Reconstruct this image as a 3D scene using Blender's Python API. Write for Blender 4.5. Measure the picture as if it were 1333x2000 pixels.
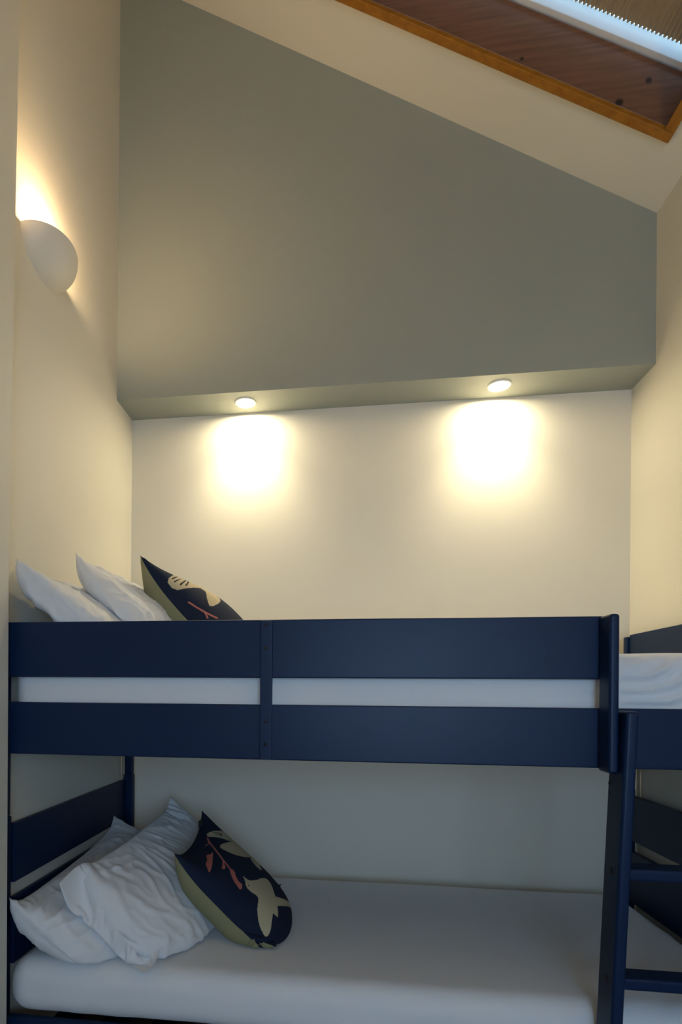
import bpy, bmesh, math, random
import numpy as np
from mathutils import Matrix, Vector, noise

for o in list(bpy.data.objects): bpy.data.objects.remove(o)
scene = bpy.context.scene
COL = scene.collection

# ------------------------------------------------------------------ camera
CAM = Vector((0.9498, -2.5224, 1.19)); YAW = 0.14367; ROLL = 0.0083; FPX = 1130.0
cd = bpy.data.cameras.new('camera'); cam = bpy.data.objects.new('camera', cd); COL.objects.link(cam)
cd.sensor_fit = 'VERTICAL'; cd.sensor_height = 36.0; cd.lens = FPX * 36.0 / 2000.0
cd.shift_x = (666.5 - 502.7) / 2000.0; cd.shift_y = (1355.9 - 1000.0) / 2000.0
cd.clip_start = 0.05
fw = Vector((-math.sin(YAW), math.cos(YAW), 0)); rt = Vector((math.cos(YAW), math.sin(YAW), 0)); up = Vector((0, 0, 1))
r2 = rt * math.cos(ROLL) + up * math.sin(ROLL); u2 = up * math.cos(ROLL) - rt * math.sin(ROLL)
M = Matrix((r2, u2, -fw)).transposed().to_4x4(); M.translation = CAM
cam.matrix_world = M
scene.camera = cam

# ------------------------------------------------------------------ sky, daylight, exposure
wd = bpy.data.worlds.new('sky'); scene.world = wd; wd.use_nodes = True
bg = wd.node_tree.nodes['Background']; bg.inputs[0].default_value = (0.48, 0.74, 1.0, 1); bg.inputs[1].default_value = 5.0
vs = scene.view_settings
vs.view_transform = 'Standard'; vs.look = 'None'; vs.exposure = 0.15; vs.gamma = 1.0; vs.use_curve_mapping = False

def area_light(name, loc, direction, sx, sy, energy, color):
    l = bpy.data.lights.new(name, 'AREA'); l.shape = 'RECTANGLE'; l.size = sx; l.size_y = sy; l.energy = energy; l.color = color
    o = bpy.data.objects.new(name, l); COL.objects.link(o); o.location = loc
    o.rotation_euler = Vector(direction).to_track_quat('-Z', 'Y').to_euler()
    return o
# daylight of an unseen window, added behind the camera for the blue light
area_light('unseen_window_daylight', (1.45, -4.07, 1.30), (0, 1, -.02), 1.05, 1.1, 19.5, (0.46, 0.64, 1.0))

# ------------------------------------------------------------------ helpers
ORG = {}
def link(name, me, parent=None):
    o = bpy.data.objects.new(name, me); COL.objects.link(o)
    if parent is not None: o.parent = parent
    return o
def thing(name, loc, label, cat, group=None):
    o = bpy.data.objects.new(name, None); COL.objects.link(o); o.location = loc; o.empty_display_size = .1
    o['label'] = label; o['category'] = cat
    if group: o['group'] = group
    ORG[o.name] = Vector(loc)
    return o
def tag(o, label, cat, group=None):
    o['label'] = label; o['category'] = cat
    if group: o['group'] = group
    return o
def origin(parent):
    return ORG.get(parent.name, Vector((0, 0, 0))) if parent is not None else Vector((0, 0, 0))
def mesh(name, verts, faces, mat, parent=None, smooth=False, bevel=0, seg=2):
    """verts in world coordinates"""
    og = origin(parent)
    me = bpy.data.meshes.new(name)
    me.from_pydata([tuple(Vector(v) - og) for v in verts], [], [tuple(int(i) for i in f) for f in faces]); me.update()
    bm = bmesh.new(); bm.from_mesh(me); bmesh.ops.recalc_face_normals(bm, faces=bm.faces)
    if bevel:
        bmesh.ops.bevel(bm, geom=list(bm.edges), offset=bevel, segments=seg, profile=.5, affect='EDGES', clamp_overlap=True)
    bm.to_mesh(me); bm.free()
    if smooth or bevel:
        for p in me.polygons: p.use_smooth = True
        if bevel: me.set_sharp_from_angle(angle=math.radians(40))
    if mat: me.materials.append(mat)
    o = link(name, me, parent)
    if bevel: o.modifiers.new('flat_faces', 'WEIGHTED_NORMAL').keep_sharp = True
    if parent is not None: ORG[o.name] = og
    return o
BF = [(0, 1, 3, 2), (4, 6, 7, 5), (0, 4, 5, 1), (2, 3, 7, 6), (0, 2, 6, 4), (1, 5, 7, 3)]
def hexa(P): return P, BF
def bverts(lo, hi): return [(x, y, z) for x in (lo[0], hi[0]) for y in (lo[1], hi[1]) for z in (lo[2], hi[2])]
def box(name, lo, hi, mat, parent=None, bevel=.003, seg=2):
    return mesh(name, bverts(lo, hi), BF, mat, parent, bevel=bevel, seg=seg)
def boxes(name, lst, mat, parent=None, xf=None):
    V = []; F = []
    for lo, hi in lst:
        k = len(V); b = bverts(lo, hi); V += [xf(*q) for q in b] if xf else b; F += [tuple(i + k for i in f) for f in BF]
    return mesh(name, V, F, mat, parent)
def struct(o, **kw):
    o['kind'] = 'structure'
    for k, v in kw.items(): o[k] = v
    return o
def lathe(name, prof, c, mat, parent=None, n=32, axis='z', a0=0, a1=2 * math.pi, sx=1, sy=1, smooth=True):
    V = []; F = []; full = abs(a1 - a0 - 2 * math.pi) < 1e-6; m = n if full else n + 1
    for r, h in prof:
        for i in range(m):
            a = a0 + (a1 - a0) * i / n
            p = (r * math.cos(a) * sx, r * math.sin(a) * sy, h)
            if axis == 'y': p = (p[0], -p[2], p[1])
            if axis == 'x': p = (p[2], p[0], p[1])
            V.append((c[0] + p[0], c[1] + p[1], c[2] + p[2]))
    for k in range(len(prof) - 1):
        for i in range(n):
            j = (i + 1) % m
            F.append((k * m + i, k * m + j, (k + 1) * m + j, (k + 1) * m + i))
    return mesh(name, V, F, mat, parent, smooth=smooth)

# ------------------------------------------------------------------ materials
def principled(name, color, rough=.5, spec=.5, **kw):
    m = bpy.data.materials.new(name); m.use_nodes = True
    b = m.node_tree.nodes['Principled BSDF']
    b.inputs['Base Color'].default_value = (*color, 1); b.inputs['Roughness'].default_value = rough
    b.inputs['Specular IOR Level'].default_value = spec
    for k, v in kw.items(): b.inputs[k].default_value = v
    return m
def nd(m, t, **kw):
    n = m.node_tree.nodes.new(t)
    for k, v in kw.items():
        if k in n.inputs: n.inputs[k].default_value = v
        else: setattr(n, k, v)
    return n
def lk(m, a, b): m.node_tree.links.new(a, b)
def mottled(m, c1, c2, scale, bump=0., bscale=80., stretch=(1, 1, 1), dist=.002):
    b = m.node_tree.nodes['Principled BSDF']
    tc = nd(m, 'ShaderNodeTexCoord'); mp = nd(m, 'ShaderNodeMapping'); mp.inputs['Scale'].default_value = stretch
    lk(m, tc.outputs['Object'], mp.inputs['Vector'])
    n = nd(m, 'ShaderNodeTexNoise', Scale=scale, Detail=4.0); lk(m, mp.outputs[0], n.inputs['Vector'])
    r = nd(m, 'ShaderNodeMix', data_type='RGBA'); r.inputs[6].default_value = (*c1, 1); r.inputs[7].default_value = (*c2, 1)
    lk(m, n.outputs['Fac'], r.inputs[0]); lk(m, r.outputs[2], b.inputs['Base Color'])
    if bump:
        n2 = nd(m, 'ShaderNodeTexNoise', Scale=bscale, Detail=5.0); lk(m, mp.outputs[0], n2.inputs['Vector'])
        bp = nd(m, 'ShaderNodeBump', Strength=bump, Distance=dist); lk(m, n2.outputs['Fac'], bp.inputs['Height']); lk(m, bp.outputs[0], b.inputs['Normal'])
    return m
def sc(c, k): return tuple(x * k for x in c)
CREAM = (.72, .68, .575)
M_WALL = mottled(principled('cream_wall_paint', CREAM, .6, .25), sc(CREAM, .985), sc(CREAM, 1.015), 3, .10, 60)
M_CEIL = mottled(principled('cream_ceiling_paint', CREAM, .7, .2), sc(CREAM, .985), sc(CREAM, 1.015), 3, .08, 60)
GREY = (.31, .33, .29)
M_GREY = mottled(principled('grey_green_paint', GREY, .55, .3), sc(GREY, .97), sc(GREY, 1.03), 3, .08, 60)
M_FLOOR = mottled(principled('floor_board', (.25, .17, .10), .45), (.20, .13, .08), (.30, .20, .12), 5, .1, 30, (1, 8, 1))
NAVY = (.003, .016, .056)
M_NAVY = mottled(principled('navy_lacquer', NAVY, .42, .26), sc(NAVY, .9), sc(NAVY, 1.1), 4, .12, 45, (.25, 1, 1), .001)
M_HOLE = principled('dark_screw_recess', (.004, .005, .008), .6)
M_SHEET = mottled(principled('white_cotton', (.75, .745, .74), .85, .15), (.74, .735, .73), (.77, .765, .76), 6, .25, 220, dist=.0008)
M_SHEET.node_tree.nodes['Principled BSDF'].inputs['Sheen Weight'].default_value = .15
def creased():
    m = principled('creased_white_pillowcase', (.76, .755, .75), .85, .15); b = m.node_tree.nodes['Principled BSDF']
    b.inputs['Sheen Weight'].default_value = .15
    tc = nd(m, 'ShaderNodeTexCoord'); mp = nd(m, 'ShaderNodeMapping'); mp.inputs['Scale'].default_value = (1, .55, 1.5); mp.inputs['Rotation'].default_value = (.3, .5, .4)
    lk(m, tc.outputs['Object'], mp.inputs['Vector'])
    n1 = nd(m, 'ShaderNodeTexNoise', Scale=9.0, Detail=3.0, Distortion=1.2); n1.noise_type = 'RIDGED_MULTIFRACTAL'; lk(m, mp.outputs[0], n1.inputs['Vector'])
    n2 = nd(m, 'ShaderNodeTexNoise', Scale=240.0, Detail=2.0); lk(m, tc.outputs['Object'], n2.inputs['Vector'])
    b1 = nd(m, 'ShaderNodeBump', Strength=.32, Distance=.012); lk(m, n1.outputs['Fac'], b1.inputs['Height'])
    b2 = nd(m, 'ShaderNodeBump', Strength=.2, Distance=.0006); lk(m, n2.outputs['Fac'], b2.inputs['Height']); lk(m, b1.outputs[0], b2.inputs['Normal'])
    lk(m, b2.outputs[0], b.inputs['Normal']); return m
M_CASE = creased()
M_PLASTER = mottled(principled('white_plaster', (.74, .70, .62), .6, .25), (.73, .69, .61), (.75, .71, .63), 6)
M_RING = principled('white_lamp_ring', (.8, .8, .78), .35)
M_SASH = principled('white_sash_lacquer', (.80, .84, .88), .4)
def emission(name, color, s):
    m = bpy.data.materials.new(name); m.use_nodes = True; nt = m.node_tree
    nt.nodes.remove(nt.nodes['Principled BSDF']); e = nt.nodes.new('ShaderNodeEmission')
    e.inputs[0].default_value = (*color, 1); e.inputs[1].default_value = s; nt.links.new(e.outputs[0], nt.nodes['Material Output'].inputs[0])
    return m
M_LED = emission('downlight_lens', (1, .87, .60), 320)
M_BULB = emission('warm_bulb', (1, .74, .46), 30)
def glass():
    m = bpy.data.materials.new('window_glass'); m.use_nodes = True; nt = m.node_tree; nt.nodes.remove(nt.nodes['Principled BSDF'])
    t = nt.nodes.new('ShaderNodeBsdfTransparent'); t.inputs[0].default_value = (.93, .96, .97, 1)
    g = nt.nodes.new('ShaderNodeBsdfGlossy'); g.inputs['Roughness'].default_value = .02
    f = nt.nodes.new('ShaderNodeFresnel'); x = nt.nodes.new('ShaderNodeMixShader')
    nt.links.new(f.outputs[0], x.inputs[0]); nt.links.new(t.outputs[0], x.inputs[1]); nt.links.new(g.outputs[0], x.inputs[2])
    nt.links.new(x.outputs[0], nt.nodes['Material Output'].inputs[0]); return m
M_GLASS = glass()
def wood(name, c1, c2, along, rough, knots=()):
    """grain streaks run along the given object axis; knots = list of (point, radius)"""
    m = principled(name, c1, rough, .5); b = m.node_tree.nodes['Principled BSDF']
    tc = nd(m, 'ShaderNodeTexCoord'); mp = nd(m, 'ShaderNodeMapping')
    mp.inputs['Rotation'].default_value = (0, -ANG, 0); mp.inputs['Scale'].default_value = (1.2, 14, 22) if along == 's' else (14, 1.2, 22)
    lk(m, tc.outputs['Object'], mp.inputs['Vector'])
    n = nd(m, 'ShaderNodeTexNoise', Scale=3.0, Detail=5.0, Distortion=.4); lk(m, mp.outputs[0], n.inputs['Vector'])
    r = nd(m, 'ShaderNodeValToRGB'); r.color_ramp.elements[0].position = .32; r.color_ramp.elements[1].position = .7
    r.color_ramp.elements[0].color = (*c2, 1); r.color_ramp.elements[1].color = (*c1, 1); lk(m, n.outputs['Fac'], r.inputs[0])
    col = r.outputs[0]
    for (pt, rad) in knots:
        d = nd(m, 'ShaderNodeVectorMath', operation='DISTANCE'); d.inputs[1].default_value = pt; lk(m, tc.outputs['Object'], d.inputs[0])
        mr = nd(m, 'ShaderNodeMapRange'); mr.inputs['From Min'].default_value = rad * .45; mr.inputs['From Max'].default_value = rad
        mr.inputs['To Min'].default_value = 1; mr.inputs['To Max'].default_value = 0; lk(m, d.outputs['Value'], mr.inputs['Value'])
        x = nd(m, 'ShaderNodeMix', data_type='RGBA'); x.inputs[7].default_value = (.02, .010, .006, 1)
        lk(m, mr.outputs[0], x.inputs[0]); lk(m, col, x.inputs[6]); col = x.outputs[2]
    lk(m, col, b.inputs['Base Color'])
    return m

# ---- soft goods: a small cloth solver (two sheets sewn at the rim, inflated) ----
def sew_pillow(FT, BT, FB, nu, nv, thick, planes, seed, iters=200, flap=0, grav=0.0003, slack=1.09, wob=.004, stiff=1.0, lean=.42, hold=.06, inset=1.0, soft=.12, under=(), blunt=0.):
    """Rectangular case with corners FT (front top), BT (back top), FB (front bottom).
    Returns verts, faces, uv, sheet id per face (0 outer, 1 inner)."""
    rng = np.random.default_rng(seed)
    FT, BT, FB = (np.array(a, float) for a in (FT, BT, FB))
    U, V = BT - FT, FT - FB
    W, H = np.linalg.norm(U), np.linalg.norm(V)
    u, v = U / W, V / H
    n = np.cross(u, v); n /= np.linalg.norm(n)
    if n[0] < 0: n = -n
    planes = list(planes) + [((FB + U * .5 + V * .5) - n * thick * lean, n)]   # what it leans on
    idx = {}; P = []; UV = []
    def add(key, s, t, k):
        if key not in idx:
            idx[key] = len(P)
            b = (s * (1 - s) * t * (1 - t)) ** .5 * 2
            s_ = .5 + (s - .5) * math.sqrt(1 - blunt * (2 * t - 1) ** 4); t_ = .5 + (t - .5) * math.sqrt(1 - blunt * (2 * s - 1) ** 4)
            P.append(FB + U * s_ + V * t_ + n * k * b * thick * .25 + rng.normal(size=3) * wob * .3); UV.append((s, t))
        return idx[key]
    grid = []
    for k in (1, -1):
        g = np.zeros((nu + 1, nv + 1), int)
        for i in range(nu + 1):
            for j in range(nv + 1):
                rim = i in (0, nu) or j in (0, nv)
                g[i, j] = add((i, j) if rim else (k, i, j), i / nu, j / nv, k)
        grid.append(g)
    strips = []
    if flap:
        for k in (1, -1):
            g = np.zeros((flap + 1, nv + 1), int); g[0] = grid[0][0]
            for i in range(1, flap + 1):
                for j in range(nv + 1):
                    rim = j in (0, nv)
                    key = ('f', i, j) if rim else ('f', k, i, j)
                    if key not in idx:
                        idx[key] = len(P)
                        P.append(FB + U * (-i / nu) + V * (j / nv) + n * k * .006 + rng.normal(size=3) * .002); UV.append((-i / nu, j / nv))
                    g[i, j] = idx[key]
            strips.append(g)
    P = np.array(P); X = P.copy()
    E = {}
    def edge(a, b, L, w=1.):
        if a != b: E[(min(a, b), max(a, b))] = (L, w)
    du, dv = W / nu * slack, H / nv * slack; dd = math.hypot(du, dv)
    for g in grid + strips:
        a, b = g.shape
        for i in range(a):
            for j in range(b):
                if i + 1 < a: edge(g[i, j], g[i + 1, j], du)
                if j + 1 < b: edge(g[i, j], g[i, j + 1], dv)
                if i + 1 < a and j + 1 < b:
                    edge(g[i, j], g[i + 1, j + 1], dd, .25); edge(g[i + 1, j], g[i, j + 1], dd, .25)
                if i + 2 < a: edge(g[i, j], g[i + 2, j], 2 * du, .05)
                if j + 2 < b: edge(g[i, j], g[i, j + 2], 2 * dv, .05)
    keys = np.array(list(E.keys())); L = np.array([e[0] for e in E.values()]); Wt = np.array([e[1] for e in E.values()]) * stiff
    A, B = keys[:, 0], keys[:, 1]; N = len(P)
    cnt = np.bincount(A, Wt, N) + np.bincount(B, Wt, N)
    quads = []; sid = []
    for k, g in enumerate(grid):
        q = np.stack([g[:-1, :-1], g[1:, :-1], g[1:, 1:], g[:-1, 1:]], -1).reshape(-1, 4)
        if k: q = q[:, ::-1]
        quads.append(q); sid += [k] * len(q)
    Q = np.concatenate(quads)
    # make the closed surface face outwards
    def areas(X):
        return .5 * np.cross(X[Q[:, 2]] - X[Q[:, 0]], X[Q[:, 3]] - X[Q[:, 1]])
    def vol(X):
        return (areas(X) * X[Q].mean(1)).sum() / 3
    if vol(X - X.mean(0)) < 0: Q = Q[:, ::-1]
    fq = []
    for k, g in enumerate(strips):
        q = np.stack([g[:-1, :-1], g[1:, :-1], g[1:, 1:], g[:-1, 1:]], -1).reshape(-1, 4)
        fq.append(q if k else q[:, ::-1])
    V0 = W * H * thick * .5
    prev = X.copy()
    anc = np.array([(a in (0., 1.) or b in (0., 1.)) for a, b in UV]) * hold
    mid = FB + U * .5 + V * .5; T = mid + (P - mid) * inset
    for it in range(iters):
        vel = (X - prev) * .90; prev = X.copy(); X = X + vel
        X[:, 2] -= grav * (1 if it > 40 else 0)
        X = X + (T - X) * anc[:, None]
        ar = areas(X); vv = vol(X - X.mean(0))
        pr = np.clip((V0 - vv) / V0, -.3, 1.) * .02
        nn = np.zeros_like(X)
        for c in range(4): 
            for d in range(3): nn[:, d] += np.bincount(Q[:, c], ar[:, d], N)
        nl = np.linalg.norm(nn, axis=1, keepdims=True) + 1e-12
        X = X + nn / nl * pr * (nl > 1e-10)
        for sub in range(4):
            D = X[B] - X[A]; l = np.linalg.norm(D, axis=1) + 1e-12
            C = (l - L) / l
            C = np.where(C < 0, C * soft, C)          # cloth folds more readily than it stretches
            c = D * (C * Wt * .5)[:, None]
            for d in range(3):
                X[:, d] += (np.bincount(A, c[:, d], N) - np.bincount(B, c[:, d], N)) / cnt * 2.6
            for (o, m) in planes:
                dist = (X - np.array(o)) @ np.array(m)
                hit = dist < .002
                if hit.any():
                    X[hit] -= (dist[hit] - .002)[:, None] * np.array(m)
                    X[hit] += (prev[hit] - X[hit]) * .35
            for (o, fu, fv, fn, w_, h_, hf) in under:      # softer things lie on the ones below
                R_ = X - o; a_ = R_ @ fu / w_; b_ = R_ @ fv / h_; m_ = hf.shape[0]
                ok = (a_ >= 0) & (a_ < 1) & (b_ >= 0) & (b_ < 1)
                ii = np.clip((a_ * m_).astype(int), 0, m_ - 1); jj = np.clip((b_ * m_).astype(int), 0, m_ - 1)
                gap = R_ @ fn - hf[ii, jj]; hit = ok & (gap < .003)
                X[hit] += ((.003 - gap[hit]) * .6)[:, None] * fn
    m_ = 22; top = np.unique(Q[np.array(sid) == 0]); R_ = X[top] - FB
    hf = np.full((m_, m_), -1.)
    ii = np.clip((R_ @ u / W * m_).astype(int), 0, m_ - 1); jj = np.clip((R_ @ v / H * m_).astype(int), 0, m_ - 1)
    np.maximum.at(hf, (ii, jj), R_ @ n)
    sew_pillow.field = (FB.copy(), u, v, n, W, H, hf)
    return X, grid, strips
def refine(g, kk):
    """Catmull-Rom refinement of a grid of points in both directions"""
    def one(g):
        m = g.shape[0]; pad = np.concatenate([2 * g[:1] - g[1:2], g, 2 * g[-1:] - g[-2:-1]]); out = []
        for i in range(m - 1):
            p0, p1, p2, p3 = pad[i], pad[i + 1], pad[i + 2], pad[i + 3]
            for s in range(kk):
                f_ = s / kk
                out.append(.5 * (2 * p1 + (p2 - p0) * f_ + (2 * p0 - 5 * p1 + 4 * p2 - p3) * f_ ** 2 + (3 * p1 - p0 - 3 * p2 + p3) * f_ ** 3))
        out.append(g[-1]); return np.array(out)
    return np.swapaxes(one(np.swapaxes(one(g), 0, 1)), 0, 1)
def grid_faces(a, b, off=0, flip=False):
    I = np.arange(a * b).reshape(a, b) + off
    F = np.stack([I[:-1, :-1], I[1:, :-1], I[1:, 1:], I[:-1, 1:]], -1).reshape(-1, 4)
    return F[:, ::-1] if flip else F
def grid_normals(g):
    du = np.gradient(g, axis=0); dv = np.gradient(g, axis=1); n = np.cross(du, dv)
    return n / (np.linalg.norm(n, axis=2, keepdims=True) + 1e-9)

# ------------------------------------------------------------------ room shell
W = 2.10; ANG = 0.5371; ZC = 2.9928          # sloped ceiling meets the right wall at ZC
TA, CA, SA = math.tan(ANG), math.cos(ANG), math.sin(ANG)
YB = -4.0                                    # wall behind the camera
def zc(x): return ZC + (W - x) * TA
def slope(s, y, n): return (W - s * CA + n * SA, y, ZC + s * SA + n * CA)   # along the slope, across, normal to it

def prism(name, poly, y0, y1, mat, parent=None):
    k = len(poly)
    V = [(x, y0, z) for x, z in poly] + [(x, y1, z) for x, z in poly]
    F = [tuple(range(k)), tuple(range(2 * k - 1, k - 1, -1))] + [(i, (i + 1) % k, k + (i + 1) % k, k + i) for i in range(k)]
    return mesh(name, V, F, mat, parent)
top = .05
struct(box('floor', (-.15, YB - .15, -.10), (W + .15, .15, 0), M_FLOOR, bevel=0))
struct(prism('wall_back', [(0, 0), (W, 0), (W, zc(W) + top), (0, zc(0) + top)], 0, .15, M_WALL))
struct(box('wall_left', (-.15, -1.05, 0), (0, .15, zc(0) + top), M_WALL, bevel=0))
struct(prism('wall_entry', [(-.15, 0), (.050, 0), (.045, 1.5), (.063, 3.1), (.07, zc(.07) + .02), (-.15, zc(-.15) + .02)], YB, -1.05, M_WALL))
struct(box('wall_right', (W, YB, 0), (W + .15, .15, ZC + .02), M_WALL, bevel=0))
WX0, WX1, WZ0, WZ1 = .90, 2.00, .73, 1.88
def rear():
    V = []; F = []
    for poly in ([(-.15, 0), (WX0, 0), (WX0, zc(WX0) + .02), (-.15, zc(-.15) + .02)], [(WX1, 0), (W + .15, 0), (W + .15, zc(W)), (WX1, zc(WX1) + .02)],
                 [(WX0, 0), (WX1, 0), (WX1, WZ0), (WX0, WZ0)], [(WX0, WZ1), (WX1, WZ1), (WX1, zc(WX1) + .02), (WX0, zc(WX0) + .02)]):
        k = len(V); V += [(x, y, z) for y in (YB - .15, YB) for x, z in poly]
        F += [tuple(k + i for i in f) for f in ((0, 1, 2, 3), (4, 5, 6, 7), (0, 1, 5, 4), (1, 2, 6, 5), (2, 3, 7, 6), (3, 0, 4, 7))]
    return mesh('wall_rear', V, F, M_WALL)
struct(rear())
# painted bulkhead above the beds, its underside carries the downlights
BD = .181; BZ = 2.431
wb = struct(prism('wall_bulkhead', [(0, BZ), (W, BZ), (W, zc(W) + top), (0, zc(0) + top)], -BD, 0, M_GREY))
# sloped ceiling with the roof-window opening
S0, S1, Y0, Y1 = .107, 1.62, -.437, -1.22
RT = .22
struct(boxes('ceiling', [((-.20, YB - .15, 0), (S0, .15, RT)), ((S1, YB - .15, 0), (2.75, .15, RT)),
       ((S0, Y0, 0), (S1, .15, RT)), ((S0, YB - .15, 0), (S1, Y1, RT))], M_CEIL, xf=slope))

# added window, unseen in the wall behind the camera: frame and pane
wy0, wy1 = YB - .10, YB - .03
w2 = struct(boxes('unseen_window', [((WX0, wy0, WZ0), (WX0 + .05, wy1, WZ1)), ((WX1 - .05, wy0, WZ0), (WX1, wy1, WZ1)),
       ((WX0 + .05, wy0, WZ0), (WX1 - .05, wy1, WZ0 + .05)), ((WX0 + .05, wy0, WZ1 - .05), (WX1 - .05, wy1, WZ1))], M_SASH))
box('pane', (WX0 + .05, wy1 - .03, WZ0 + .05), (WX1 - .05, wy1 - .024, WZ1 - .05), M_GLASS, w2, bevel=0)

# roof window: lining boards, face trims, sash, pane
def sbox(name, s, y, n, mat, parent, bevel=.002):
    return mesh(name, [slope(*q) for q in bverts((s[0], y[0], n[0]), (s[1], y[1], n[1]))], BF, mat, parent, bevel=bevel)
kn = [((1.849, -.451, 3.165), .017), ((1.939, -.451, 3.225), .014), ((1.541, -.451, 3.356), .009)]
M_LIN = wood('stained_pine_lining', (.25, .115, .060), (.17, .075, .038), 's', .38, kn)
M_LIN2 = wood('stained_pine_lining_cross', (.25, .115, .060), (.17, .075, .038), 'y', .38)
M_TRIM = wood('amber_pine_trim', (.38, .155, .008), (.27, .10, .005), 's', .35)
M_TRIM2 = wood('amber_pine_trim_cross', (.38, .155, .008), (.27, .10, .005), 'y', .35)
LD = .182
lb = sbox('window_1', (S0, S1), (Y0 - .014, Y0), (0, LD), M_LIN, None); struct(lb, label='stained pine lining of the roof window')
sbox('lining_board', (S0, S1), (Y1, Y1 + .014), (0, LD), M_LIN, lb)
sbox('lining_board', (S0, S0 + .014), (Y1 + .014, Y0 - .014), (0, LD), M_LIN2, lb)
sbox('lining_board', (S1 - .014, S1), (Y1 + .014, Y0 - .014), (0, LD), M_LIN2, lb)
for y in ((Y0 - .022, Y0 + .012), (Y1 - .012, Y1 + .022)): sbox('trim', (S0 - .012, S1 + .012), y, (-.014, .004), M_TRIM, lb, .004)
for s in ((S0 - .012, S0 + .022), (S1 - .022, S1 + .012)): sbox('trim', s, (Y1 + .022, Y0 - .022), (-.014, .004), M_TRIM2, lb, .004)
NS0, NS1 = LD + .006, LD + .062
for y in ((Y0 - .030, Y0), (Y1, Y1 + .030)): sbox('sash_rail', (S0, S1), y, (NS0, NS1), M_SASH, lb)
for s in ((S0, S0 + .03), (S1 - .03, S1)): sbox('sash_rail', s, (Y1 + .03, Y0 - .03), (NS0, NS1), M_SASH, lb)
sbox('pane', (S0, S1), (Y1, Y0), (NS1 + .012, NS1 + .018), M_GLASS, lb, 0)

# pleated blind in the roof window
M_BLIND = principled('pleated_blind_fabric', (.48, .39, .26), .9, .1)
def pleated():
    V = []; F = []; per = .0142; y0, y1 = Y1 + .050, Y0 - .050; nb = NS0 + .030; s = S0 + .035; k = 0
    while s < S1 - .035:
        n = nb + (.0055 if k % 2 else -.0055)
        V += [slope(s, y0, n), slope(s, y1, n)]; s += per / 2; k += 1
    F = [(2 * i, 2 * i + 1, 2 * i + 3, 2 * i + 2) for i in range(k - 1)]
    return V, F
V, F = pleated()
bl = thing('pleated_blind', slope(S0 + .8, (Y0 + Y1) / 2, NS0 + .03), 'brown pleated blind drawn across the roof window', 'blind')
f = mesh('fabric', V, F, M_BLIND, bl); sm = f.modifiers.new('cloth', 'SOLIDIFY'); sm.thickness = .0006
sbox('bottom_bar', (S0 + .031, S0 + .045), (Y1 + .045, Y0 - .045), (NS0 + .02, NS0 + .04), M_SASH, bl)
sbox('top_bar', (S1 - .045, S1 - .031), (Y1 + .045, Y0 - .045), (NS0 + .02, NS0 + .04), M_SASH, bl)

# ------------------------------------------------------------------ lamps
def downlight(x, y, label):
    t = thing('recessed_downlight', (x, y, BZ), label, 'downlight', 'downlights under the bulkhead')
    c = (x, y, BZ)
    lathe('trim_ring', [(.046, .0005), (.046, -.003), (.043, -.005), (.036, -.004), (.034, .0005)], c, M_RING, t)
    lathe('lens', [(.0345, -.0018), (.02, -.0022), (.0004, -.0024)], c, M_LED, t)
    l = bpy.data.lights.new('downlight_beam', 'SPOT'); l.energy = DL_W; l.color = (1, .85, .58); l.spot_size = math.radians(102); l.spot_blend = 1.0; l.shadow_soft_size = .028
    o = bpy.data.objects.new('downlight_beam', l); COL.objects.link(o); o.parent = t; o.location = (0, 0, -.012); o.rotation_euler = (math.radians(DL_TILT), 0, 0)
DL_W, DL_TILT = 20.0, 0.0
downlight(.538, -.095, 'lit recessed downlight on the left, nearer the wall sconce')
downlight(1.566, -.100, 'lit recessed downlight on the right, nearer the roof window')

def sconce(c, side, energy, label):
    t = thing('wall_sconce', c, label, 'wall lamp')
    Rr, P, D, tilt = .131, .101, .088, .02
    V = []; n, m = 28, 12; F = []
    for layer in (0, 1):
        k = 1 - .06 * layer
        for j in range(m + 1):
            ph = j / m * math.pi / 2
            for i in range(n + 1):
                a = -math.pi / 2 + math.pi * i / n
                x = P * k * math.cos(a) * math.cos(ph); y = Rr * k * math.sin(a) * math.cos(ph)
                z = -D * k * math.sin(ph) ** .9 + tilt * math.cos(a) * math.cos(ph) ** 2
                V.append((c[0] + side * max(x, 0), c[1] + y, c[2] + z))
    N = (m + 1) * (n + 1)
    for layer in (0, 1):
        for j in range(m):
            for i in range(n):
                q = layer * N + j * (n + 1) + i; F.append((q, q + 1, q + n + 2, q + n + 1))
    for i in range(n): F.append((i, i + 1, N + i + 1, N + i))
    for e in (0, n):
        for j in range(m):
            a_, b_ = j * (n + 1) + e, (j + 1) * (n + 1) + e; F.append((a_, b_, N + b_, N + a_))
    mesh('bowl', V, F, M_PLASTER, t, smooth=True).data.set_sharp_from_angle(angle=math.radians(50))
    xa, xb = sorted((c[0], c[0] + side * .04))
    box('bracket', (xa, c[1] - .012, c[2] - .05), (xb, c[1] + .012, c[2] - .03), M_RING, t)
    lathe('bulb', [(.003, -.034), (.012, -.026), (.017, -.012), (.013, .004), (.0005, .010)], (c[0] + side * .044, c[1], c[2] + .0), M_BULB, t, 16)
    l = bpy.data.lights.new('sconce_glow', 'POINT'); l.energy = energy; l.color = (1, .72, .42); l.shadow_soft_size = .035
    o = bpy.data.objects.new('sconce_glow', l); COL.objects.link(o); o.parent = t; o.location = (side * .045, 0, .016)
sconce((0, -.801, 2.583), 1, 9.0, 'white plaster half-bowl uplighter on the left wall')
sconce((W, -2.75, 2.20), -1, 22.0, 'added fill lamp, a half-bowl uplighter on the right wall, out of view beside the camera')  # invented second uplighter, added for warm ambient fill

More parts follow.
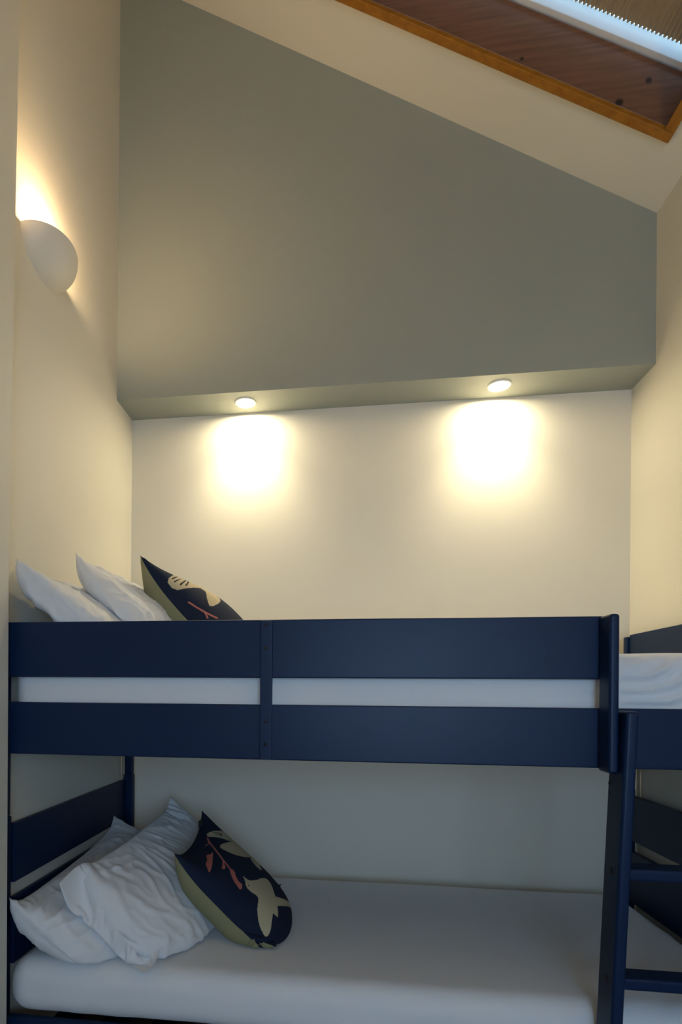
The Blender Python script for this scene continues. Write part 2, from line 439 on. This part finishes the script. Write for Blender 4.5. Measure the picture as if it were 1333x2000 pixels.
# ------------------------------------------------------------------ bunk bed
bed = thing('bunk_bed', (1.05, -.53, 0), 'navy wooden bunk bed filling the alcove between the walls', 'bunk bed')
def bb(name, lo, hi, bevel=.003, parent=bed, mat=None, seg=2): return box(name, lo, hi, mat or M_NAVY, parent, bevel, seg)
XL, XR = .008, 2.085
YF = -1.020; TB = .022
bb('guard_board', (.012, YF, 1.233), (1.600, YF + TB, 1.386), .004)
bb('side_board', (.012, YF, 1.018), (XR, YF + TB, 1.163), .004)
bt = bb('batten', (.742, YF - .015, 1.020), (.773, YF - .0005, 1.382), .0015)
for z in (1.370, 1.310, 1.120, 1.060):
    lathe('screw', [(.0004, .0006), (.0046, .0006), (.0050, 0)], (.7575, YF - .0152, z), M_HOLE, bt, 12, 'y')
po = bb('guard_post', (1.566, YF - .060, 1.012), (1.588, YF - .0005, 1.384), .007, seg=3)
for z in (1.355, 1.10):
    lathe('screw', [(.0036, 0), (.0032, -.0006), (.0004, -.0006)], (1.5658, YF - .022, z), M_HOLE, po, 12, 'x')
bb('side_board', (.012, -.062, 1.018), (XR, -.040, 1.163), .004)          # wall side
bb('side_board', (.012, YF + .002, .135), (XR, YF + TB + .002, .282), .004)
bb('side_board', (.012, -.062, .135), (XR, -.040, .282), .004)
# end frames: lower posts with the upper posts standing on them
for x0, x1 in ((XL, .050), (2.045, XR)):
    for y0, y1 in ((-.094, -.064), (YF + TB + .003, YF + TB + .033)):
        if x0 < 1 and y0 < -.5: x0, x1, y1 = .003, .014, y1 - .008
        lp = bb('post', (x0, y0, 0), (x1, y1, .835), .004)
        bb('post', (x0 + .002, y0 + .002, .8355), (x1 - .003, y1 - .002, 1.425 if x0 > 1 else 1.39), .004)
        for z in (.80, .76):
            if y0 > -.5: lathe('screw', [(.0004, .0006), (.0036, .0006), (.004, 0)], ((x0 + x1) / 2, y0 - .0001, z), M_HOLE, lp, 12, 'y')
ya, yb = YF + TB + .030, -.0945
for x0, x1, zt in ((.004, .020, 1.385), (2.056, 2.078, 1.432)):
    bb('end_board', (x0, ya, .640), (x1, yb, .812), .003)
    bb('end_board', (x0, ya, .405), (x1, yb, .598), .003)
    bb('end_board', (x0, ya, 1.235), (x1, yb, zt), .003)
    bb('end_board', (x0, ya, 1.018), (x1, yb, 1.163), .003)
for zs in (1.085, .205):
    for i in range(13):
        x = .11 + i * .150
        bb('slat', (x, YF + TB + .002, zs), (x + .07, -.0625, zs + .018), 0)

# ladder hooked over the upper side board
lad = thing('ladder', (1.77, YF - .05, 0), 'navy bunk ladder with flat treads hooked on the upper side board', 'ladder')
def stile(xt):
    dx = -.046; w = .027; ya_, yb_ = YF - .083, YF - .003; zt = 1.158
    V = []
    for z, ox in ((0, dx), (zt, 0)):
        for x in (xt + ox, xt + ox + w):
            for y in (ya_, yb_): V.append((x, y, z))
    F = [(0, 1, 3, 2), (4, 6, 7, 5), (0, 4, 5, 1), (2, 3, 7, 6), (0, 2, 6, 4), (1, 5, 7, 3)]
    return mesh('stile', V, F, M_NAVY, lad, bevel=.008, seg=3)
SX = 1.594
st = stile(SX); stile(SX + .40)
RZ = (.783, .532, .281)
for z in RZ:
    ox = -.046 * (1.158 - z) / 1.158
    box('tread', (SX + .0265 + ox, YF - .070, z - .014), (SX + .4005 + ox, YF - .010, z + .014), M_NAVY, lad, .006, 3)
    lathe('bolt', [(.0095, .001), (.0085, -.0012), (.0004, -.0012)], (SX + ox - .0002, YF - .045, z), M_HOLE, st, 14, 'x')
for z in (.985, .962): lathe('bolt', [(.0045, .001), (.004, -.001), (.0004, -.001)], (SX - .0075, YF - .015, z), M_HOLE, st, 12, 'x')

# ------------------------------------------------------------------ mattresses
def fold(t): return math.cos(t) * .6 + .4 * math.cos(2 * t + .6)
def mattress(name, lo, hi, r, res, disp, label):
    lo = np.array(lo); hi = np.array(hi)
    V = []; idx = {}; F = []
    n = [max(2, int(round((hi[k] - lo[k]) / res))) for k in range(3)]
    def vid(i):
        if i not in idx:
            p = np.array([lo[k] + (hi[k] - lo[k]) * i[k] / n[k] for k in range(3)])
            c = np.minimum(np.maximum(p, lo + r), hi - r); d = p - c; l = np.linalg.norm(d)
            nn = d / l
            q = c + nn * r
            q = q + nn * disp(q, nn)
            idx[i] = len(V); V.append(q)
        return idx[i]
    for ax in range(3):
        a, b = (ax + 1) % 3, (ax + 2) % 3
        for side in (0, n[ax]):
            for i in range(n[a]):
                for j in range(n[b]):
                    q = []
                    for da, db in ((0, 0), (1, 0), (1, 1), (0, 1)):
                        t = [0, 0, 0]; t[ax] = side; t[a] = i + da; t[b] = j + db; q.append(vid(tuple(t)))
                    F.append(q)
    t = tag(mesh(name, V, F, M_SHEET, None, smooth=True), label, 'mattress')
    return t
def sstep(a, b, x):
    t = min(1, max(0, (x - a) / (b - a))); return t * t * (3 - 2 * t)
def nz(p, s, o=0): return noise.noise(Vector((p[0] * s[0] + o, p[1] * s[1], p[2] * s[2])))
def d_upper(q, n):
    v = .0035 * nz(q, (3, 3, 6), 1.7) + .0010 * nz(q, (10, 10, 25), 5)
    if n[1] < -.05:                                    # gathered corner seen beside the guard
        cx, cz = 1.655, 1.300
        d = math.hypot(q[0] - cx, (q[2] - cz) * 1.7)
        w = sstep(1.57, 1.72, q[0])
        v += w * .0125 * max(0, 1 - 1.3 * max(0, n[2])) * fold(2 * math.pi * (d + .018 * nz(q, (9, 9, 14), 3)) / .052)
        v += .0012 * (1 - w) * math.sin(130 * q[2] + 9 * q[0] + 4 * nz(q, (4, 4, 4))) * sstep(.8, 1.5, q[0])
    return v
def d_lower(q, n):
    v = .004 * nz(q, (2.5, 3, 4), 2.2) + .0012 * nz(q, (4, 14, 10), 8)
    w = sstep(1.45, 1.8, q[0]) * sstep(-.35, -.6, q[1])
    v += w * .0026 * fold(2 * math.pi * (q[0] * .8 - q[1] * .55 + .03 * nz(q, (5, 5, 5), 2)) / .085)
    w2 = sstep(-.86, -1.0, q[1])
    v += w2 * .0022 * math.sin(38 * q[0] + 22 * q[2] + 5 * nz(q, (3, 5, 8), 4)) * (.4 + .6 * nz(q, (1.5, 1, 1), 9))
    return v
mattress('mattress', (.024, -.994, 1.105), (2.036, -.098, 1.300), .045, .0085, d_upper, 'mattress in a white fitted sheet on the upper bunk')
mattress('mattress', (.022, -1.016, .2835), (2.030, -.098, .436), .060, .014, d_lower, 'mattress in a white fitted sheet on the lower bunk')

# ------------------------------------------------------------------ pillows and cushions
def crease(u, v, seed, w, h):
    """fine folds in the slack case, deepest near the rim and corners"""
    x, y = u * w, v * h
    q = Vector((x * 5 + seed, y * 5, seed * .7)); wx, wy = noise.noise(q), noise.noise(q + Vector((7.1, 3.3, 1.7)))
    x += .05 * wx; y += .05 * wy
    d = 0
    for k, (ang, s, st, a) in enumerate(((.7 + seed, 7, 2.6, .0075), (2.2 + seed, 9, 2.2, .0060), (1.3 + seed, 17, 2.0, .0030))):
        c, t = math.cos(ang), math.sin(ang)
        n_ = noise.noise(Vector(((c * x + t * y) * s * st, (-t * x + c * y) * s, seed + 11.3 * k)))
        d += a * (1 - min(1, abs(n_) * 2.6)) ** 2
    e = min(1, 9 * min(u, 1 - u, v, 1 - v))
    return (d - .004) * e * (.6 + .5 * (1 - 16 * u * (1 - u) * v * (1 - v)))
def soft(name, FT, BT, FB, nu, nv, thick, planes, seed, label, mat, group, blunt=.4, **kw):
    X, grid, strips = sew_pillow(FT, BT, FB, nu, nv, thick, planes, seed, blunt=blunt, **kw)
    w, h = (Vector(BT) - Vector(FT)).length, (Vector(FT) - Vector(FB)).length
    V = []; F = []; K = 3; cen = X.mean(0)
    for k, gi in enumerate(grid):
        g = refine(X[gi], K); N = grid_normals(g); a, b = g.shape[:2]
        if ((g - cen) * N).sum() < 0: N = -N
        D = np.array([[crease(i / (a - 1), j / (b - 1), seed * .37 + k * 5.1, w, h) for j in range(b)] for i in range(a)])
        g = g + N * D[..., None]
        F += grid_faces(a, b, len(V), bool(k)).tolist(); V += g.reshape(-1, 3).tolist()
    o = mesh(name, V, F, mat, None, smooth=True)
    bm = bmesh.new(); bm.from_mesh(o.data); bmesh.ops.remove_doubles(bm, verts=bm.verts, dist=1e-5); bmesh.ops.recalc_face_normals(bm, faces=bm.faces); bm.to_mesh(o.data); bm.free()
    tag(o, label, 'pillow', group)
    if strips:
        V = []; F = []
        for k, gi in enumerate(strips):
            g = refine(X[gi], K); F += grid_faces(g.shape[0], g.shape[1], len(V), bool(k)).tolist(); V += g.reshape(-1, 3).tolist()
        hm = mesh('hem', V, F, mat, o, smooth=True); sm = hm.modifiers.new('cloth', 'SOLIDIFY'); sm.thickness = .0012
    return o
ZL, ZU = .440, 1.304
FL = [((0, 0, ZL), (0, 0, 1)), ((.024, 0, 0), (1, 0, 0)), ((0, -1.04, 0), (0, 1, 0))]
FU = [((0, 0, ZU), (0, 0, 1)), ((.024, 0, 0), (1, 0, 0)), ((0, -.99, 0), (0, 1, 0))]
G = 'white pillows on the bunks'
PILL = dict(
 L1=((.02, -1.03, .62), (.04, -.30, .72), (.30, -1.02, .455)),
 L2=((.18, -.965, .73), (.25, -.22, .82), (.46, -1.0, .45)),
 U1=((.005, -1.02, 1.59), (.015, -.30, 1.60), (.32, -.98, 1.33)),
 U2=((.085, -.86, 1.685), (.13, -.15, 1.67), (.345, -.88, 1.33)))
soft('pillow', *PILL['L1'], 46, 30, .19, FL, 11, 'white pillow against the headboard of the lower bunk', M_CASE, G, lean=.42, blunt=.15)
H_L = [sew_pillow.field]
soft('pillow', *PILL['L2'], 46, 32, .19, FL, 23, 'white pillow with an open hem, beside the bird cushion on the lower bunk', M_CASE, G, flap=5, under=H_L)
H_L.append(sew_pillow.field)
soft('pillow', *PILL['U1'], 46, 30, .16, FU, 37, 'white pillow against the left wall on the upper bunk', M_CASE, G, lean=.42, blunt=.15)
H_U = [sew_pillow.field]
soft('pillow', *PILL['U2'], 46, 32, .16, FU, 41, 'white pillow between another pillow and the bird cushion on the upper bunk', M_CASE, G, under=H_U)
H_U.append(sew_pillow.field)

def fabric(name, base):
    m = principled(name, base, .9, .15); b = m.node_tree.nodes['Principled BSDF']
    at = nd(m, 'ShaderNodeVertexColor'); at.layer_name = 'print'
    tc = nd(m, 'ShaderNodeTexCoord'); n = nd(m, 'ShaderNodeTexNoise', Scale=260.0, Detail=2.0); lk(m, tc.outputs['Object'], n.inputs['Vector'])
    mx = nd(m, 'ShaderNodeMix', data_type='RGBA', blend_type='MULTIPLY'); mx.inputs[0].default_value = .35
    rp = nd(m, 'ShaderNodeValToRGB'); rp.color_ramp.elements[0].color = (.6, .6, .6, 1); rp.color_ramp.elements[1].color = (1.2, 1.2, 1.2, 1)
    lk(m, n.outputs['Fac'], rp.inputs[0]); lk(m, at.outputs[0], mx.inputs[6]); lk(m, rp.outputs[0], mx.inputs[7]); lk(m, mx.outputs[2], b.inputs['Base Color'])
    bp = nd(m, 'ShaderNodeBump', Strength=.2, Distance=.0006); lk(m, n.outputs['Fac'], bp.inputs['Height']); lk(m, bp.outputs[0], b.inputs['Normal'])
    return m
C_NAVY, C_SAND, C_PINK, C_DUSK = (.014, .021, .044), (.54, .46, .30), (.56, .18, .14), (.13, .115, .08)
M_PRINT = fabric('printed_cushion_cloth', C_NAVY)
M_KHAKI = mottled(principled('khaki_cushion_cloth', (.27, .25, .135), .9, .15), (.25, .23, .125), (.29, .27, .145), 8, .2, 260, dist=.0006)
def inside(poly, x, y):
    c = np.zeros(x.shape, bool); k = len(poly)
    for i in range(k):
        (x1, y1), (x2, y2) = poly[i], poly[(i + 1) % k]
        if y1 == y2: continue
        h = ((y1 > y) != (y2 > y)) & (x < (x2 - x1) * (y - y1) / (y2 - y1) + x1); c ^= h
    return c
def smooth_poly(p, k=2):
    for _ in range(k):
        q = []
        for i in range(len(p)):
            a, b = p[i], p[(i + 1) % len(p)]
            q += [(a[0] * .75 + b[0] * .25, a[1] * .75 + b[1] * .25), (a[0] * .25 + b[0] * .75, a[1] * .25 + b[1] * .75)]
        p = q
    return p
def cushion(FT, BT, FB, thick, planes, seed, label, prints, **kw):
    X, grid, strips = sew_pillow(FT, BT, FB, 34, 34, thick, planes, seed, **kw)
    t = thing('bird_cushion', tuple(X.mean(0) * [1, 1, 0] + [0, 0, X[:, 2].min()]), label, 'cushion', 'bird cushions')
    for k, nm in ((0, 'printed_front'), (1, 'plain_back')):
        g = refine(X[grid[k]], 9 if k == 0 else 3); a, b = g.shape[:2]     # fine enough for crisp outlines of the print
        o = mesh(nm, g.reshape(-1, 3).tolist(), grid_faces(a, b, 0, bool(k)).tolist(), M_PRINT if k == 0 else M_KHAKI, t, smooth=True)
        if k == 0:
            uu, vv = np.meshgrid(np.linspace(0, 1, a), np.linspace(0, 1, b), indexing='ij'); uu = uu.ravel(); vv = vv.ravel()
            col = np.tile(np.array([*C_NAVY, 1.0]), (a * b, 1))
            for poly, c in prints: col[inside(poly, uu, vv)] = (*c, 1)
            at = o.data.color_attributes.new('print', 'FLOAT_COLOR', 'POINT'); at.data.foreach_set('color', col.ravel().astype(np.float32))
    # the loop label sewn into the rim near the top corner
    c = X[grid[0][28, 34]]
    box('loop_label', tuple(c - [.006, .012, .010]), tuple(c + [.006, .012, .012]), M_LABEL, t, .001)
    return t
M_LABEL = principled('black_loop_label', (.01, .011, .014), .8)
CUSH = dict(LC=((.455, -.885, .755), (.43, -.44, .80), (.76, -.845, .455)), UC=((.285, -.71, 1.675), (.31, -.29, 1.69), (.60, -.77, 1.335)))
PR_L = [
    ([(0.7386,0.9281),(0.7941,0.8954),(0.8333,0.8595),(0.8922,0.8039),(0.8791,0.7745),(0.866,0.7484),(0.8595,0.7288),(0.8529,0.7222),(0.8497,0.7222),(0.7843,0.7549),(0.7516,0.781),(0.7418,0.8105),(0.7288,0.8399),(0.7059,0.8758),(0.683,0.902),(0.6569,0.9248),(0.6601,0.9346),(0.6961,0.9412)], C_SAND),
    ([(0.7582,0.902),(0.7974,0.866),(0.7908,0.8366),(0.8039,0.8333),(0.8072,0.866),(0.768,0.9052)], C_DUSK),
    ([(0.7484,0.8922),(0.781,0.8595),(0.7745,0.8366),(0.7876,0.8333),(0.7941,0.8562),(0.7582,0.8954)], C_DUSK),
    ([(0.7386,0.8824),(0.7647,0.8529),(0.7582,0.8366),(0.7712,0.8333),(0.7778,0.8497),(0.7484,0.8856)], C_DUSK),
    ([(0.5719,0.8366),(0.6013,0.8366),(0.6373,0.8268),(0.6797,0.8072),(0.7157,0.7876),(0.7451,0.7712),(0.7974,0.7484),(0.8529,0.7255),(0.8464,0.7092),(0.8366,0.6797),(0.8235,0.6503),(0.8105,0.6176),(0.8007,0.5882),(0.7941,0.5654),(0.7908,0.5621),(0.6961,0.6111),(0.6471,0.6438),(0.6046,0.6797),(0.5784,0.7124),(0.5621,0.7418),(0.5556,0.7712),(0.5523,0.7974),(0.5556,0.817),(0.5556,0.8301)], C_SAND),
    ([(0.7288,0.598),(0.7941,0.5654),(0.7876,0.549),(0.7778,0.5196),(0.6993,0.5196),(0.6536,0.5098),(0.6242,0.5131),(0.6111,0.5294),(0.6078,0.549),(0.6209,0.5686),(0.6405,0.5882),(0.6765,0.6046)], C_SAND),
    ([(0.6242,0.9346),(0.5588,0.9118),(0.5163,0.8824),(0.4771,0.8562),(0.4379,0.8301),(0.4052,0.8072),(0.3725,0.781),(0.3497,0.7582),(0.3301,0.7353),(0.3105,0.7124),(0.3301,0.7124),(0.3497,0.7353),(0.3725,0.7549),(0.3954,0.7778),(0.4281,0.8039),(0.4608,0.8268),(0.5,0.8529),(0.5392,0.8791),(0.5817,0.9052),(0.6438,0.9281)], C_PINK),
    ([(0.5523,0.9085),(0.4837,0.9248),(0.4739,0.9216),(0.5425,0.9052)], C_PINK),
    ([(0.4575,0.8627),(0.4248,0.8627),(0.3856,0.866),(0.3464,0.8791),(0.3105,0.8791),(0.2843,0.866),(0.2484,0.8562),(0.2059,0.8497),(0.1797,0.8399),(0.1667,0.8301),(0.1471,0.8137),(0.1275,0.7908),(0.1405,0.7908),(0.1895,0.8039),(0.2582,0.8235),(0.3399,0.8431),(0.4052,0.8562),(0.451,0.8627)], C_PINK),
    ([(0.3725,0.7843),(0.3333,0.7745),(0.3007,0.7647),(0.2778,0.7647),(0.2647,0.7549),(0.268,0.7451),(0.281,0.7418),(0.3007,0.7451),(0.3203,0.7516),(0.3333,0.7582),(0.3497,0.768),(0.3725,0.7745),(0.3856,0.781),(0.3889,0.7876)], C_PINK),
    ([(0.3333,0.719),(0.3301,0.6961),(0.3203,0.6797),(0.2974,0.6699),(0.2778,0.6536),(0.2582,0.6307),(0.2549,0.6144),(0.2582,0.6046),(0.2484,0.5948),(0.2222,0.5817),(0.2092,0.5817),(0.2026,0.5882),(0.2059,0.6013),(0.2157,0.6275),(0.2255,0.6471),(0.2386,0.6667),(0.2647,0.6895),(0.3105,0.7157)], C_PINK),
    ([(0.3464,0.6242),(0.3399,0.6078),(0.3431,0.5915),(0.3497,0.5784),(0.3693,0.5621),(0.402,0.5458),(0.4379,0.5294),(0.4837,0.5131),(0.5196,0.4935),(0.549,0.4706),(0.549,0.451),(0.5327,0.4314),(0.5,0.4118),(0.4575,0.3922),(0.4281,0.3725),(0.8399,0.0294),(0.3595,0.3333),(0.3007,0.3007),(0.2778,0.2876),(0.2745,0.3007),(0.2712,0.3137),(0.2712,0.3268),(0.2549,0.3268),(0.2288,0.3137),(0.1993,0.2941),(0.1667,0.268),(0.1405,0.2484),(0.1111,0.2353),(0.098,0.2418),(0.1046,0.2712),(0.1078,0.2974),(0.1176,0.3268),(0.134,0.3562),(0.1569,0.3889),(0.183,0.4183),(0.2124,0.4379),(0.2418,0.4542),(0.2647,0.4673),(0.2712,0.4902),(0.2614,0.5196),(0.2582,0.5458),(0.2647,0.5654),(0.2778,0.5817),(0.3007,0.5915),(0.3203,0.6078),(0.3399,0.6242)], C_SAND),
    ([(0.3007,0.5686),(0.3039,0.5654),(0.3039,0.5621),(0.2974,0.5588),(0.2908,0.5588),(0.2876,0.5621),(0.2876,0.5654),(0.2941,0.5686)], C_NAVY)]
PR_U = [
    ([(0.0948,0.7843),(0.2222,0.8399),(0.2516,0.8268),(1.0,1.0),(0.317,0.8007),(0.3497,0.7876),(0.3856,0.7712),(0.4248,0.7516),(0.4608,0.7288),(0.4902,0.7026),(0.5131,0.6765),(0.5196,0.6471),(0.4673,0.6046),(0.3922,0.5588),(0.3137,0.5261),(0.232,0.5033),(0.2059,0.5098),(0.2222,0.5392),(0.2516,0.5817),(0.3333,0.6536),(0.3268,0.6895),(0.2157,0.683),(0.1438,0.683),(0.0882,0.683),(0.0654,0.7092),(0.0686,0.7549)], C_SAND),
    ([(0.1144,0.768),(0.2614,0.8235),(0.2516,0.8268),(0.1242,0.7843)], C_NAVY),
    ([(0.1111,0.7418),(0.2941,0.8072),(1.0,1.0),(0.1144,0.7549)], C_NAVY),
    ([(0.134,0.7092),(0.3203,0.7941),(0.3137,0.8007),(0.134,0.7222)], C_NAVY),
    ([(0.1765,0.6993),(0.2974,0.7647),(0.3203,0.7876),(0.1732,0.7092)], C_NAVY),
    ([(0.085,0.5719),(0.1046,0.5163),(0.1275,0.4641),(0.1503,0.4281),(0.1765,0.3954),(0.1895,0.4052),(0.1634,0.4379),(0.1405,0.4739),(0.1176,0.5229),(0.098,0.5784)], C_PINK),
    ([(0.1307,0.4673),(0.1111,0.4118),(0.1242,0.415),(0.1405,0.4706)], C_PINK)]
cushion(*CUSH['LC'], .19, FL, 5, 'navy bird cushion with khaki back on the lower bunk', PR_L, slack=1.04, lean=.6, inset=1.0, soft=.3)
cushion(*CUSH['UC'], .25, FU, 6, 'navy bird cushion with khaki back on the upper bunk', PR_U, slack=1.04, lean=.6, inset=1.0, soft=.3)
